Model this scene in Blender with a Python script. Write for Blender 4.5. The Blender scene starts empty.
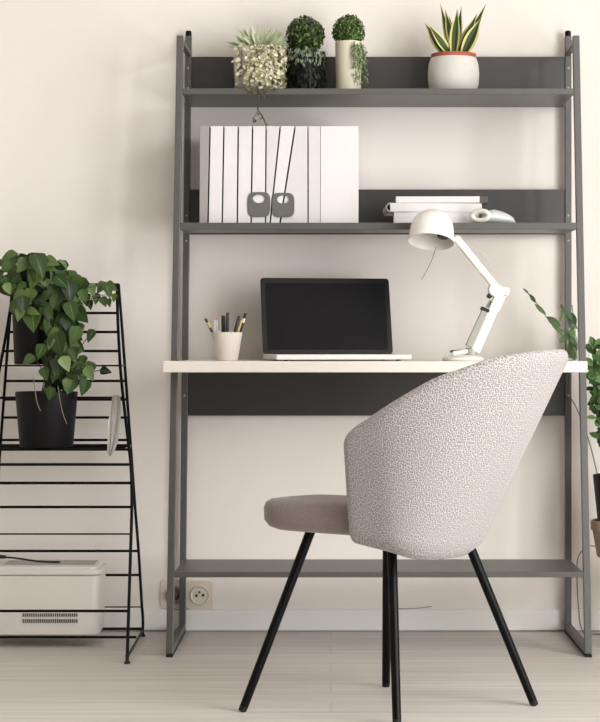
import bpy, math, random
from mathutils import Vector, Matrix, Quaternion
rnd = random.Random(7)
sc = bpy.context.scene
COL = sc.collection
PI = math.pi

# ------------------------------------------------------------------ photo geometry
D = 5.2            # camera distance to the back wall
S = 0.0028         # metres per photo pixel on the wall
VX, VY = 331.0, 343.0
EYE = 0.806

def ratio(d): return D / (D - d)
def depth(r): return D * (1 - 1 / r)
def P(px, py, d):
    r = ratio(d)
    return Vector(((px - VX) * S / r, -d, EYE - (py - VY) * S / r))

# ------------------------------------------------------------------ helpers
def lin(c):
    return tuple(((v / 255) / 12.92 if v / 255 <= 0.04045 else ((v / 255 + 0.055) / 1.055) ** 2.4) for v in c)

class MB:
    def __init__(self): self.v, self.f, self.uv, self.mi = [], [], {}, []
    def add(self, vs, fs, uvs=None, mi=0):
        o = len(self.v)
        self.v += [Vector(p) for p in vs]
        self.f += [tuple(i + o for i in f) for f in fs]
        self.mi += [mi] * len(fs)
        if uvs:
            for i, u in enumerate(uvs): self.uv[o + i] = u
        return self
    def box(self, lo, hi, M=None, mi=0):
        x0, y0, z0 = lo; x1, y1, z1 = hi
        vs = [Vector(p) for p in ((x0,y0,z0),(x1,y0,z0),(x1,y1,z0),(x0,y1,z0),(x0,y0,z1),(x1,y0,z1),(x1,y1,z1),(x0,y1,z1))]
        if M: vs = [M @ p for p in vs]
        return self.add(vs, [(3,2,1,0),(4,5,6,7),(0,1,5,4),(1,2,6,5),(2,3,7,6),(3,0,4,7)], mi=mi)
    def prism(self, poly, axis, a, b, mi=0):
        """poly of 2-D points extruded along axis ('y' or 'z') from a to b"""
        n = len(poly)
        if axis == 'z': vs = [(x, y, a) for x, y in poly] + [(x, y, b) for x, y in poly]
        else: vs = [(x, a, z) for x, z in poly] + [(x, b, z) for x, z in poly]
        fs = [tuple(range(n)), tuple(range(2*n-1, n-1, -1))] + [(i, i+n, (i+1)%n+n, (i+1)%n) for i in range(n)]
        return self.add(vs, fs, mi=mi)
    def bar(self, a, b, w, h, up=Vector((0,1,0)), mi=0):
        a, b = Vector(a), Vector(b); t = (b-a).normalized()
        s = t.cross(up).normalized(); u = s.cross(t).normalized()
        vs = []
        for p in (a, b):
            for i, j in ((-1,-1),(1,-1),(1,1),(-1,1)): vs.append(p + s*(i*w/2) + u*(j*h/2))
        return self.add(vs, [(0,1,2,3),(7,6,5,4),(0,4,5,1),(1,5,6,2),(2,6,7,3),(3,7,4,0)], mi=mi)
    def tube(self, pts, r, n=10, closed=False, mi=0):
        pts = [Vector(p) for p in pts]; m = len(pts)
        rs = r if isinstance(r, (list, tuple)) else [r]*m
        vs, fs = [], []; ref = None
        for i, p in enumerate(pts):
            if closed: t = pts[(i+1)%m] - pts[i-1]
            else: t = pts[min(i+1, m-1)] - pts[max(i-1, 0)]
            t.normalize()
            if ref is None:
                ref = t.orthogonal().normalized()
            ref = (ref - t*ref.dot(t)).normalized(); b = t.cross(ref)
            for k in range(n):
                a = 2*PI*k/n
                vs.append(p + (ref*math.cos(a) + b*math.sin(a))*rs[i])
        for i in range(m if closed else m-1):
            j = (i+1) % m
            for k in range(n):
                fs.append((i*n+k, i*n+(k+1)%n, j*n+(k+1)%n, j*n+k))
        if not closed:
            fs.append(tuple(range(n-1, -1, -1))); fs.append(tuple(range((m-1)*n, m*n)))
        return self.add(vs, fs, mi=mi)
    def lathe(self, prof, c=(0,0,0), n=32, M=None, mi=0, rib=0.0, ribs=0):
        c = Vector(c); vs, fs = [], []
        for r, z in prof:
            for k in range(n):
                a = 2*PI*k/n
                rr = r*(1 + (rib*math.cos(a*ribs) if ribs else 0))
                p = Vector((rr*math.cos(a), rr*math.sin(a), z))
                vs.append((M @ p if M else p) + c)
        for i in range(len(prof)-1):
            for k in range(n):
                fs.append((i*n+k, i*n+(k+1)%n, (i+1)*n+(k+1)%n, (i+1)*n+k))
        if prof[0][0] > 1e-6: fs.append(tuple(range(n-1,-1,-1)))
        if prof[-1][0] > 1e-6: fs.append(tuple(range((len(prof)-1)*n, len(prof)*n)))
        return self.add(vs, fs, mi=mi)
    def leaf(self, base, tip, nrm, width, shape='heart', bend=0.15, fold=0.18, n=8, mi=0):
        base, tip, nrm = Vector(base), Vector(tip), Vector(nrm)
        ax = tip - base; L = ax.length
        if L < 1e-6: return self
        ax.normalize(); side = ax.cross(nrm)
        if side.length < 1e-4: side = ax.orthogonal()
        side.normalize(); up = side.cross(ax).normalized()
        vs, uvs, fs = [], [], []
        for i in range(n+1):
            s = i/n
            if shape == 'heart': h = (math.sin(PI*min(1, s**0.55))**0.8)*(1-0.25*s) if 0 < s < 1 else (0.02 if s == 0 else 0)
            elif shape == 'blade': h = (0.45+0.55*math.sin(PI*min(1, s*1.05+0.08)))*(1-s**4) if s < 1 else 0
            elif shape == 'strap': h = (0.6+0.4*math.sin(PI*s))*(1-s**3)
            else: h = math.sin(PI*s)**0.8 if 0 < s < 1 else 0
            c = base + ax*(L*s) + up*(-bend*L*s*s)
            w = width*0.5*max(h, 0.015)
            for u in (-1, -0.5, 0, 0.5, 1):
                back = -0.10*L*(abs(u)**2)*(1-s)**4 if shape == 'heart' else 0
                vs.append(c + side*(u*w) + up*(abs(u)*w*fold) + ax*back); uvs.append((u*0.5+0.5, s))
        for i in range(n):
            for k in range(4):
                a = i*5+k; fs.append((a, a+1, a+6, a+5))
        return self.add(vs, fs, uvs, mi)
    def build(self, name, mats, parent=None, smooth=True, bevel=0, seg=2, solid=0, subsurf=0, origin=None):
        me = bpy.data.meshes.new(name)
        off = Vector(origin) if origin is not None else (parent.matrix_world.translation.copy() if parent else Vector())
        if parent is not None: off = OFF[parent.name]
        me.from_pydata([p - off for p in self.v], [], self.f)
        if self.uv:
            ul = me.uv_layers.new(name='UVMap')
            for l in me.loops: ul.data[l.index].uv = self.uv.get(l.vertex_index, (0.5, 0.5))
        mats = mats if isinstance(mats, (list, tuple)) else [mats]
        for m in mats: me.materials.append(m)
        for p, mi in zip(me.polygons, self.mi): p.material_index = mi; p.use_smooth = smooth
        me.validate(); me.update()
        import bmesh
        bm = bmesh.new(); bm.from_mesh(me); bmesh.ops.recalc_face_normals(bm, faces=bm.faces); bm.to_mesh(me); bm.free()
        o = bpy.data.objects.new(name, me); COL.objects.link(o)
        if parent is not None: o.parent = parent; OFF[o.name] = off
        else: o.location = off; OFF[o.name] = off
        if bevel:
            m = o.modifiers.new('bevel', 'BEVEL'); m.width = bevel; m.segments = seg; m.limit_method = 'ANGLE'; m.angle_limit = math.radians(35)
        if solid:
            m = o.modifiers.new('solid', 'SOLIDIFY'); m.thickness = solid; m.offset = 0
        if subsurf:
            m = o.modifiers.new('sub', 'SUBSURF'); m.levels = subsurf; m.render_levels = subsurf
        if smooth and not subsurf:
            m = o.modifiers.new('edge', 'EDGE_SPLIT'); m.split_angle = math.radians(38)
        return o
OFF = {}

def tag(o, label, cat, group=None):
    o['label'] = label; o['category'] = cat
    if group: o['group'] = group
    return o
def thing(name, label, cat, loc, group=None):
    o = bpy.data.objects.new(name, None); COL.objects.link(o)
    o.empty_display_size = 0.05
    o.location = Vector(loc); OFF[o.name] = Vector(loc)
    return tag(o, label, cat, group)
def spline(pts, k=6):
    pts = [Vector(p) for p in pts]; out = []
    for i in range(len(pts)-1):
        p0, p1, p2, p3 = pts[max(i-1,0)], pts[i], pts[i+1], pts[min(i+2,len(pts)-1)]
        for j in range(k):
            t = j/k
            out.append(0.5*((2*p1)+(p2-p0)*t+(2*p0-5*p1+4*p2-p3)*t*t+(3*p1-p0-3*p2+p3)*t**3))
    return out + [pts[-1]]
def interp(x, tab):
    if x <= tab[0][0]: return tab[0][1]
    for (a, va), (b, vb) in zip(tab, tab[1:]):
        if x <= b:
            t = (x-a)/(b-a); return va + (vb-va)*t
    return tab[-1][1]

# ------------------------------------------------------------------ materials
def mat(name, rgb, rough=0.5, metal=0.0, var=0.06, scale=30, bump=0.0, bscale=200, spec=0.5, trans=0.0, coat=0.0, sheen=0.0):
    m = bpy.data.materials.new(name); m.use_nodes = True
    nt = m.node_tree; N = nt.nodes; Lk = nt.links
    b = N['Principled BSDF']
    b.inputs['Roughness'].default_value = rough; b.inputs['Metallic'].default_value = metal
    b.inputs['Specular IOR Level'].default_value = spec
    b.inputs['Transmission Weight'].default_value = trans
    b.inputs['Coat Weight'].default_value = coat
    b.inputs['Sheen Weight'].default_value = sheen
    tc = N.new('ShaderNodeTexCoord')
    nz = N.new('ShaderNodeTexNoise'); nz.inputs['Scale'].default_value = scale; nz.inputs['Detail'].default_value = 4
    Lk.new(tc.outputs['Object'], nz.inputs['Vector'])
    cr = N.new('ShaderNodeValToRGB'); c = lin(rgb)
    cr.color_ramp.elements[0].position = 0.3; cr.color_ramp.elements[1].position = 0.7
    cr.color_ramp.elements[0].color = (*[v*(1-var) for v in c], 1); cr.color_ramp.elements[1].color = (*[min(1, v*(1+var)) for v in c], 1)
    Lk.new(nz.outputs['Fac'], cr.inputs['Fac']); Lk.new(cr.outputs['Color'], b.inputs['Base Color'])
    if bump:
        n2 = N.new('ShaderNodeTexNoise'); n2.inputs['Scale'].default_value = bscale; n2.inputs['Detail'].default_value = 3
        Lk.new(tc.outputs['Object'], n2.inputs['Vector'])
        bp = N.new('ShaderNodeBump'); bp.inputs['Strength'].default_value = bump; bp.inputs['Distance'].default_value = 0.002
        Lk.new(n2.outputs['Fac'], bp.inputs['Height']); Lk.new(bp.outputs['Normal'], b.inputs['Normal'])
    return m

def leafmat(name, stops, edge=None, edge_at=0.7, rough=0.42, rib=None, stripe=None):
    m = bpy.data.materials.new(name); m.use_nodes = True
    nt = m.node_tree; N = nt.nodes; Lk = nt.links; b = N['Principled BSDF']
    b.inputs['Roughness'].default_value = rough; b.inputs['Specular IOR Level'].default_value = 0.22
    g = N.new('ShaderNodeNewGeometry'); cr = N.new('ShaderNodeValToRGB')
    while len(cr.color_ramp.elements) < len(stops): cr.color_ramp.elements.new(0.5)
    for e, (p, c) in zip(cr.color_ramp.elements, stops): e.position = p; e.color = (*lin(c), 1)
    Lk.new(g.outputs['Random Per Island'], cr.inputs['Fac'])
    out = cr.outputs['Color']
    uvn = N.new('ShaderNodeUVMap'); sx = N.new('ShaderNodeSeparateXYZ'); Lk.new(uvn.outputs['UV'], sx.inputs[0])
    su = N.new('ShaderNodeMath'); su.operation = 'SUBTRACT'; su.inputs[1].default_value = 0.5; Lk.new(sx.outputs[0], su.inputs[0])
    ab = N.new('ShaderNodeMath'); ab.operation = 'ABSOLUTE'; Lk.new(su.outputs[0], ab.inputs[0])
    def mixin(out, fac, col):
        mx = N.new('ShaderNodeMix'); mx.data_type = 'RGBA'
        Lk.new(fac, mx.inputs[0]); Lk.new(out, mx.inputs[6]); mx.inputs[7].default_value = (*lin(col), 1)
        return mx.outputs[2]
    if edge:
        gt = N.new('ShaderNodeMath'); gt.operation = 'GREATER_THAN'; gt.inputs[1].default_value = edge_at*0.5; Lk.new(ab.outputs[0], gt.inputs[0])
        out = mixin(out, gt.outputs[0], edge)
    if rib:
        lt = N.new('ShaderNodeMath'); lt.operation = 'LESS_THAN'; lt.inputs[1].default_value = 0.03; Lk.new(ab.outputs[0], lt.inputs[0])
        out = mixin(out, lt.outputs[0], rib)
    Lk.new(out, b.inputs['Base Color'])
    return m

M = {}
M['wall'] = mat('wall_paint', (236, 230, 224), 0.9, var=0.012, scale=3, bump=0.06, bscale=180, spec=0.2)
M['trim'] = mat('trim_paint', (238, 236, 232), 0.55, var=0.01, scale=5)
M['ceil'] = mat('ceiling_paint', (240, 236, 230), 0.9, var=0.01, scale=3)
M['steel'] = mat('grey_coated_steel', (78, 76, 73), 0.42, var=0.04, scale=60, spec=0.75)
M['panel'] = mat('grey_panel', (34, 28, 28), 0.38, var=0.04, scale=40, spec=0.9)
M['black'] = mat('black_metal', (7, 6, 7), 0.4, var=0.1, spec=0.14)
M['rubber'] = mat('black_rubber', (16, 15, 16), 0.8, var=0.1)
M['desktop'] = mat('cream_laminate', (228, 221, 212), 0.4, var=0.015, scale=10)
M['paper'] = mat('white_card', (224, 221, 221), 0.7, var=0.012, scale=25, bump=0.05)
M['paper_grey'] = mat('grey_card', (158, 154, 153), 0.7, var=0.02, scale=25)
M['paper_warm'] = mat('white_card_soft', (214, 211, 211), 0.7, var=0.01, scale=25)
M['pages'] = mat('page_edges', (235, 232, 228), 0.8, var=0.05, scale=120)
M['tab'] = mat('grey_tab', (98, 96, 93), 0.6, var=0.03)
M['cup'] = mat('cup_ceramic', (222, 214, 206), 0.45, var=0.015)
M['lampwhite'] = mat('lamp_white', (232, 229, 222), 0.32, var=0.01, coat=0.2)
M['lampgrey'] = mat('lamp_grey', (165, 162, 155), 0.45, var=0.02)
M['alu'] = mat('light_aluminium', (226, 222, 217), 0.35, metal=0.0, var=0.01)
M['screen'] = mat('dark_screen', (15, 14, 16), 0.35, var=0.05, spec=0.1)
M['bezel'] = mat('black_bezel', (8, 8, 9), 0.3, var=0.05, spec=0.25)
M['keys'] = mat('black_keys', (28, 28, 30), 0.5, var=0.05)
M['blackpot'] = mat('black_plastic_pot', (16, 15, 18), 0.5, var=0.06, scale=20, spec=0.2)
M['whitepot'] = mat('white_glazed_pot', (214, 206, 196), 0.22, var=0.03, coat=0.4)
M['creampot'] = mat('cream_pot', (212, 206, 184), 0.5, var=0.04)
M['greypot'] = mat('pale_grey_pot', (205, 203, 197), 0.6, var=0.03, bump=0.05)
M['terra'] = mat('terracotta', (165, 88, 66), 0.75, var=0.08, scale=40)
M['terra2'] = mat('pale_terracotta', (160, 136, 118), 0.8, var=0.1, scale=40)
M['soil'] = mat('soil', (48, 36, 28), 0.95, var=0.4, scale=150, bump=0.5, bscale=180)
M['box'] = mat('grey_white_plastic', (216, 212, 205), 0.45, var=0.01)
M['slot'] = mat('slot_dark', (92, 86, 80), 0.8, var=0.05)
M['cloth'] = mat('pale_grey_cloth', (160, 157, 154), 0.9, var=0.06, scale=60, bump=0.2, bscale=300)
M['clothw'] = mat('white_cloth', (224, 220, 214), 0.9, var=0.04, scale=60, bump=0.2, bscale=300)
M['socket'] = mat('socket_plastic', (222, 213, 200), 0.4, var=0.01)
M['cable'] = mat('grey_cable', (110, 108, 104), 0.6, var=0.04)
M['cablew'] = mat('pale_cable', (205, 200, 192), 0.6, var=0.04)
M['orn'] = mat('smoky_glass', (196, 200, 200), 0.25, var=0.03, coat=0.4)
M['stem'] = mat('green_stem', (88, 104, 62), 0.6, var=0.15)
M['stemdark'] = mat('brown_stem', (58, 52, 38), 0.7, var=0.2)
M['stempale'] = mat('pale_root', (140, 130, 112), 0.7, var=0.1)
M['yellow'] = mat('yellow_lacquer', (190, 165, 96), 0.4, var=0.04)
M['pink'] = mat('pink_plastic', (188, 150, 150), 0.4, var=0.03)
M['white'] = mat('white_plastic', (232, 230, 226), 0.4, var=0.01)
M['inkblack'] = mat('black_plastic', (26, 26, 28), 0.4, var=0.05)
M['wood'] = mat('pale_wood', (176, 146, 112), 0.6, var=0.1, scale=20)
M['seat'] = mat('taupe_velvet', (128, 116, 112), 0.9, var=0.1, scale=220, bump=0.2, bscale=260, spec=0.2, sheen=0.4)
M['lpothos'] = leafmat('pothos_leaf', [(0, (18, 28, 14)), (0.4, (36, 54, 25)), (0.75, (60, 82, 38)), (1, (92, 112, 62))], rib=(70, 92, 46))
M['lpothos2'] = leafmat('pothos_leaf_pale', [(0, (40, 60, 30)), (0.5, (70, 94, 48)), (1, (120, 140, 92))], rib=(100, 122, 72))
M['lsnake'] = leafmat('snake_leaf', [(0, (48, 62, 36)), (1, (74, 88, 50))], edge=(208, 204, 134), edge_at=0.62, rough=0.4)
M['lspider'] = leafmat('spider_leaf', [(0, (150, 166, 124)), (0.5, (186, 194, 160)), (1, (214, 216, 196))], rib=(110, 138, 84))
M['lpearl'] = leafmat('cream_leaf', [(0, (108, 116, 74)), (0.3, (190, 182, 146)), (0.6, (216, 208, 180)), (1, (232, 226, 206))])
M['ldark'] = leafmat('dark_leaf', [(0, (26, 40, 18)), (0.6, (56, 78, 36)), (1, (96, 120, 62))])
M['lblack'] = leafmat('blackgreen_leaf', [(0, (8, 12, 9)), (0.7, (16, 23, 15)), (1, (32, 44, 28))])
M['ltip'] = leafmat('frosted_leaf', [(0, (70, 84, 62)), (1, (130, 140, 118))])
M['lbush'] = leafmat('bush_leaf', [(0, (38, 56, 24)), (0.5, (70, 96, 42)), (1, (112, 134, 70))])
M['ltrail'] = leafmat('trail_leaf', [(0, (88, 108, 68)), (1, (142, 154, 108))])
M['lrun'] = leafmat('dull_leaf', [(0, (62, 60, 40)), (1, (112, 112, 74))])
M['lvine'] = leafmat('vine_leaf', [(0, (50, 72, 42)), (1, (92, 116, 70))])
M['lpalm'] = leafmat('lush_leaf', [(0, (40, 66, 32)), (0.6, (70, 104, 52)), (1, (112, 140, 88))])

def weave():
    m = bpy.data.materials.new('woven_boucle'); m.use_nodes = True
    nt = m.node_tree; N = nt.nodes; Lk = nt.links; b = N['Principled BSDF']
    b.inputs['Roughness'].default_value = 0.95; b.inputs['Specular IOR Level'].default_value = 0.15; b.inputs['Sheen Weight'].default_value = 0.3
    uv = N.new('ShaderNodeUVMap'); mp = N.new('ShaderNodeMapping'); mp.inputs['Scale'].default_value = (235, 250, 1)
    Lk.new(uv.outputs['UV'], mp.inputs['Vector'])
    vo = N.new('ShaderNodeTexVoronoi'); vo.voronoi_dimensions = '2D'; vo.inputs['Scale'].default_value = 1.0; vo.inputs['Randomness'].default_value = 0.75
    Lk.new(mp.outputs['Vector'], vo.inputs['Vector'])
    cr = N.new('ShaderNodeValToRGB')
    els = cr.color_ramp.elements
    els[0].position = 0.16; els[0].color = (*lin((104, 98, 96)), 1)
    els[1].position = 0.46; els[1].color = (*lin((174, 169, 167)), 1)
    Lk.new(vo.outputs['Distance'], cr.inputs['Fac'])
    nz = N.new('ShaderNodeTexNoise'); nz.inputs['Scale'].default_value = 0.35; Lk.new(mp.outputs['Vector'], nz.inputs['Vector'])
    mx = N.new('ShaderNodeMix'); mx.data_type = 'RGBA'; mx.inputs[7].default_value = (*lin((156, 150, 148)), 1)
    mr = N.new('ShaderNodeMapRange'); mr.inputs[1].default_value = 0.3; mr.inputs[2].default_value = 0.75; mr.inputs[3].default_value = 0.0; mr.inputs[4].default_value = 0.45
    Lk.new(nz.outputs['Fac'], mr.inputs[0]); Lk.new(mr.outputs[0], mx.inputs[0]); Lk.new(cr.outputs['Color'], mx.inputs[6])
    Lk.new(mx.outputs[2], b.inputs['Base Color'])
    bp = N.new('ShaderNodeBump'); bp.invert = False; bp.inputs['Strength'].default_value = 0.5; bp.inputs['Distance'].default_value = 0.003
    Lk.new(vo.outputs['Distance'], bp.inputs['Height']); Lk.new(bp.outputs['Normal'], b.inputs['Normal'])
    return m
M['weave'] = weave()
M['weave_edge'] = mat('woven_edge', (186, 178, 173), 0.95, var=0.16, scale=230, bump=0.4, bscale=260, spec=0.15)

def floormat():
    m = bpy.data.materials.new('pale_laminate_floor'); m.use_nodes = True
    nt = m.node_tree; N = nt.nodes; Lk = nt.links; b = N['Principled BSDF']
    b.inputs['Roughness'].default_value = 0.5; b.inputs['Specular IOR Level'].default_value = 0.35
    tc = N.new('ShaderNodeTexCoord')
    br = N.new('ShaderNodeTexBrick'); br.offset = 0.37
    br.inputs['Color1'].default_value = (*lin((208, 203, 198)), 1); br.inputs['Color2'].default_value = (*lin((201, 196, 190)), 1)
    br.inputs['Mortar'].default_value = (*lin((184, 178, 172)), 1)
    br.inputs['Scale'].default_value = 1.0; br.inputs['Mortar Size'].default_value = 0.0016; br.inputs['Mortar Smooth'].default_value = 0.4
    br.inputs['Brick Width'].default_value = 2.6; br.inputs['Row Height'].default_value = 0.128
    Lk.new(tc.outputs['Object'], br.inputs['Vector'])
    mp = N.new('ShaderNodeMapping'); mp.inputs['Scale'].default_value = (1.2, 26, 1); Lk.new(tc.outputs['Object'], mp.inputs['Vector'])
    nz = N.new('ShaderNodeTexNoise'); nz.inputs['Scale'].default_value = 1.5; nz.inputs['Detail'].default_value = 6; Lk.new(mp.outputs['Vector'], nz.inputs['Vector'])
    cr = N.new('ShaderNodeValToRGB'); cr.color_ramp.elements[0].position = 0.3; cr.color_ramp.elements[0].color = (0.84, 0.83, 0.82, 1)
    cr.color_ramp.elements[1].position = 0.7; cr.color_ramp.elements[1].color = (1.04, 1.04, 1.04, 1)
    Lk.new(nz.outputs['Fac'], cr.inputs['Fac'])
    mx = N.new('ShaderNodeMix'); mx.data_type = 'RGBA'; mx.blend_type = 'MULTIPLY'; mx.inputs[0].default_value = 1
    Lk.new(br.outputs['Color'], mx.inputs[6]); Lk.new(cr.outputs['Color'], mx.inputs[7]); Lk.new(mx.outputs[2], b.inputs['Base Color'])
    return m
M['floor'] = floormat()

def glassmat(name, rgb, rough=0.05):
    m = bpy.data.materials.new(name); m.use_nodes = True
    b = m.node_tree.nodes['Principled BSDF']; b.inputs['Base Color'].default_value = (*lin(rgb), 1)
    b.inputs['Transmission Weight'].default_value = 0.85; b.inputs['Roughness'].default_value = rough; b.inputs['IOR'].default_value = 1.3
    return m
M['greenglass'] = glassmat('pale_green_glass', (206, 220, 200), 0.12)

# ------------------------------------------------------------------ setting
def structure(o): o['kind'] = 'structure'; return o
XL, XR, YF, H = -4.6, 2.1, -6.2, 2.7
structure(MB().box((XL, YF, -0.1), (XR, 0, 0)).build('floor', M['floor'], smooth=False))
structure(MB().box((XL-0.12, 0, -0.1), (XR+0.12, 0.12, H)).build('wall_back', M['wall'], smooth=False))
structure(MB().box((XL-0.12, YF, -0.1), (XL, 0, H)).build('wall_left', M['wall'], smooth=False))
structure(MB().box((XL, YF, H), (XR, 0, H+0.1)).build('ceiling', M['ceil'], smooth=False))
WZ0, WZ1 = 0.12, 2.4
WIN = [(-5.9, -4.6), (-3.9, -1.8)]   # right wall: first window added to brighten the dark panels, second is the daylight
w = MB()
ys = [YF] + [v for p in WIN for v in p] + [0]
for k in range(0, len(ys), 2): w.box((XR, ys[k], -0.1), (XR+0.12, ys[k+1], H))
for a, b in WIN:
    w.box((XR, a, -0.1), (XR+0.12, b, WZ0)); w.box((XR, a, WZ1), (XR+0.12, b, H))
structure(w.build('wall_right', M['wall'], smooth=False))
for k, (WY0, WY1) in enumerate(WIN):
    wf = MB()
    for a, b in (((WY0, WZ0), (WY1, WZ0+0.06)), ((WY0, WZ1-0.06), (WY1, WZ1)), ((WY0, WZ0), (WY0+0.06, WZ1)), ((WY1-0.06, WZ0), (WY1, WZ1)), (((WY0+WY1)/2-0.03, WZ0), ((WY0+WY1)/2+0.03, WZ1))):
        wf.box((XR+0.03, a[0], a[1]), (XR+0.09, b[0], b[1]))
    structure(wf.build('window_%d' % (k+1), M['trim'], smooth=False))  # first frame belongs to the added window
bb = MB().box((XL, -0.012, 0.004), (XR, 0, 0.052))
bb.box((XL, -0.009, 0.052), (XR, 0, 0.060))
structure(bb.build('baseboard_back', M['trim'], smooth=False))

# ------------------------------------------------------------------ ladder desk
def zline(a, b, z): return a + (b-a)*z/1.64
def dfront(z): return 0.44 - 0.105*z
XRL = lambda z: -0.4139 + 0.0175*z/1.666
XRR = lambda z: 0.6597
XFL = lambda z: -0.4143 + 0.0132*z/1.622
XFR = lambda z: 0.660 - 0.009*z/1.622
desk = thing('ladder_desk', 'grey metal ladder desk with three dark shelves and a cream desktop against the wall', 'desk', (0.13, -0.03, 0))
T = 0.0178
for xr, xf in ((XRL, XFL), (XRR, XFR)):
    MB().bar((xr(0), -0.03, 0.006), (xr(1.66), -0.03, 1.66), T, T).build('rear_post', M['steel'], desk, False, 0.0015)
    fp = MB().bar((xf(0), -dfront(0)+0.009, 0.008), (xf(1.622), -dfront(1.622)+0.009, 1.622), T, T).build('front_post', M['steel'], desk, False, 0.0015)
    MB().bar((xf(0), -dfront(0)+T, 0.0165), (xr(0), -0.039, 0.0165), T, T, Vector((0,0,1))).build('floor_rail', M['steel'], desk, False, 0.0015)
    MB().bar((xf(0), -dfront(0), 0.0035), (xr(0), -0.022, 0.0035), T, 0.007, Vector((0,0,1))).build('foot_strip', M['rubber'], desk, False, 0.0015)
    MB().bar((xf(1.61), -dfront(1.61)+T, 1.612), (xr(1.61), -0.039, 1.612), T*0.8, T*0.8, Vector((0,0,1))).build('top_rail', M['steel'], desk, False, 0.0015)
    c = MB(); c.lathe([(0.0085, 0), (0.0085, 0.012), (0.006, 0.015)], (xr(1.66), -0.03, 1.66), 14); c.build('post_cap', M['black'], desk)
    for z in (1.57, 1.515, 1.16, 1.09, 0.66):
        MB().lathe([(0.0032, 0), (0.0032, 0.0012), (0.002, 0.002)], (xr(z), -0.0389, z), 10, Matrix.Rotation(PI/2, 3, 'X')).build('rivet', M['lampgrey'], desk)
def shelf(zt, zb, d0, lip=0.0):
    d1 = dfront(zt) + 0.002
    xl, xr = XFL(zt)+T/2, XFR(zt)-T/2
    xl2, xr2 = XRL(zt)+T/2+0.001, XRR(zt)-T/2-0.001
    b = MB()
    if d0 < 0.045: poly = [(xl, -d1), (xr, -d1), (xr, -0.045), (xr2, -0.045), (xr2, -d0), (xl2, -d0), (xl2, -0.045), (xl, -0.045)]
    else: poly = [(xl, -d1), (xr, -d1), (xr, -d0), (xl, -d0)]
    b.prism(poly, 'z', zb, zt)
    b.build('shelf', M['steel'], desk, False, 0.0012)
shelf(1.4795, 1.4636, 0.02); shelf(1.122, 1.104, 0.16); shelf(0.2167, 0.2025, 0.14)
def panel(z0, z1):
    MB().prism([(XRL(z0)+T/2+.001, z0), (XRR(z0)-T/2-.001, z0), (XRR(z1)-T/2-.001, z1), (XRL(z1)+T/2+.001, z1)], 'y', -0.024, -0.036).build('back_panel', M['panel'], desk, False, 0.001)
panel(1.4797, 1.602); panel(1.108, 1.233); panel(0.604, 0.7305)
MB().prism([(-0.428, -0.473), (0.653, -0.473), (0.653, -0.382), (0.644, -0.382), (0.644, -0.036), (-0.396, -0.036), (-0.396, -0.382), (-0.428, -0.382)], 'z', 0.731, 0.7595).build('desktop', M['desktop'], desk, False, 0.002)
DZ, S1, S2 = 0.7599, 1.4799, 1.1222

# ------------------------------------------------------------------ chair
TH = math.radians(20)
CX, CD = 0.14, 1.09
fw = Vector((-math.cos(TH), math.sin(TH), 0)); lf = Vector((-math.sin(TH), -math.cos(TH), 0))
def CH(u, v, z): return Vector((CX, -CD, 0)) + fw*u + lf*v + Vector((0, 0, z))
chair = thing('shell_chair', 'woven light grey shell chair with black splayed legs in front of the desk', 'chair', (CX, -CD, 0))
AMAX = 1.27
ztop = [(0, .792), (.25, .790), (.5, .776), (.75, .735), (1, .671), (1.15, .640), (1.21, .627), (1.245, .614), (AMAX, .596)]
zbot = [(0, .360), (.5, .364), (.75, .370), (1, .384), (AMAX, .402)]
NA, NT = 56, 26
def shell_pt(a, t):
    A = abs(a); s = 1 if a >= 0 else -1
    z0, z1 = interp(A, zbot), interp(A, ztop)
    z = z0 + (z1-z0)*t
    h = max(0, min(1, (z-0.34)/0.45))
    uc = -0.06
    b = 0.098 + 0.218*h
    wd = 0.192 + 0.088*h**0.8
    if t < 0: z = z0 + 0.016*(1-math.cos(-t*PI/2)); b -= 0.07*(1-math.cos(-t*PI/2)); wd -= 0.09*(1-math.cos(-t*PI/2))
    if A <= 1:
        ph = A*PI/2; u = uc - b*math.cos(ph); v = wd*math.sin(ph)
    else:
        u = uc + (A-1)*0.345; v = wd - (A-1)*0.04
    return u, s*v, z
def edge_samples(lo_, hi_, step, r):
    n = int((hi_-lo_-2*r)/step); k = 6
    a = [lo_ + r*(1-math.cos(PI/2*q/k)) for q in range(k)]
    b = [hi_ - (v-lo_) for v in a[::-1]]
    return a + [lo_+r + (hi_-lo_-2*r)*q/n for q in range(n+1)] + b
def rnd_edge(v, lo_, hi_, r):
    d_ = min(v-lo_, hi_-v)
    return math.sqrt(max(0, 1-(1-min(1, d_/r))**2))
AS = edge_samples(-AMAX, AMAX, 0.045, 0.055)
TS = edge_samples(-1.0, 1.0, 0.05, 0.05)
TS = [t for t in TS]
HT = 0.0175
na, nt_ = len(AS), len(TS)
vs, uvs, fs = [], [], []
for side in (1, -1):
    for a in AS:
        for t in TS:
            u = Vector(shell_pt(a, t))
            ea, et = 0.004, 0.01
            du = Vector(shell_pt(min(AMAX, a+ea), t)) - Vector(shell_pt(max(-AMAX, a-ea), t))
            dt = Vector(shell_pt(a, min(1, t+et))) - Vector(shell_pt(a, max(-1, t-et)))
            nn = du.cross(dt).normalized()
            h_ = HT*rnd_edge(a, -AMAX, AMAX, 0.055)*rnd_edge(t, -1, 1, 0.05)
            p = u + nn*h_*side
            vs.append(CH(*p)); uvs.append((a*0.40, (t if t >= 0 else t*0.25)*(interp(abs(a), ztop)-interp(abs(a), zbot))))
    o_ = 0 if side == 1 else na*nt_
    for i in range(na-1):
        for j in range(nt_-1):
            q = o_ + i*nt_+j; fs.append((q, q+nt_, q+nt_+1, q+1))
sh = MB().add(vs, fs, uvs)
so = sh.build('back_shell', M['weave'], chair)
so.modifiers.clear()
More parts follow.
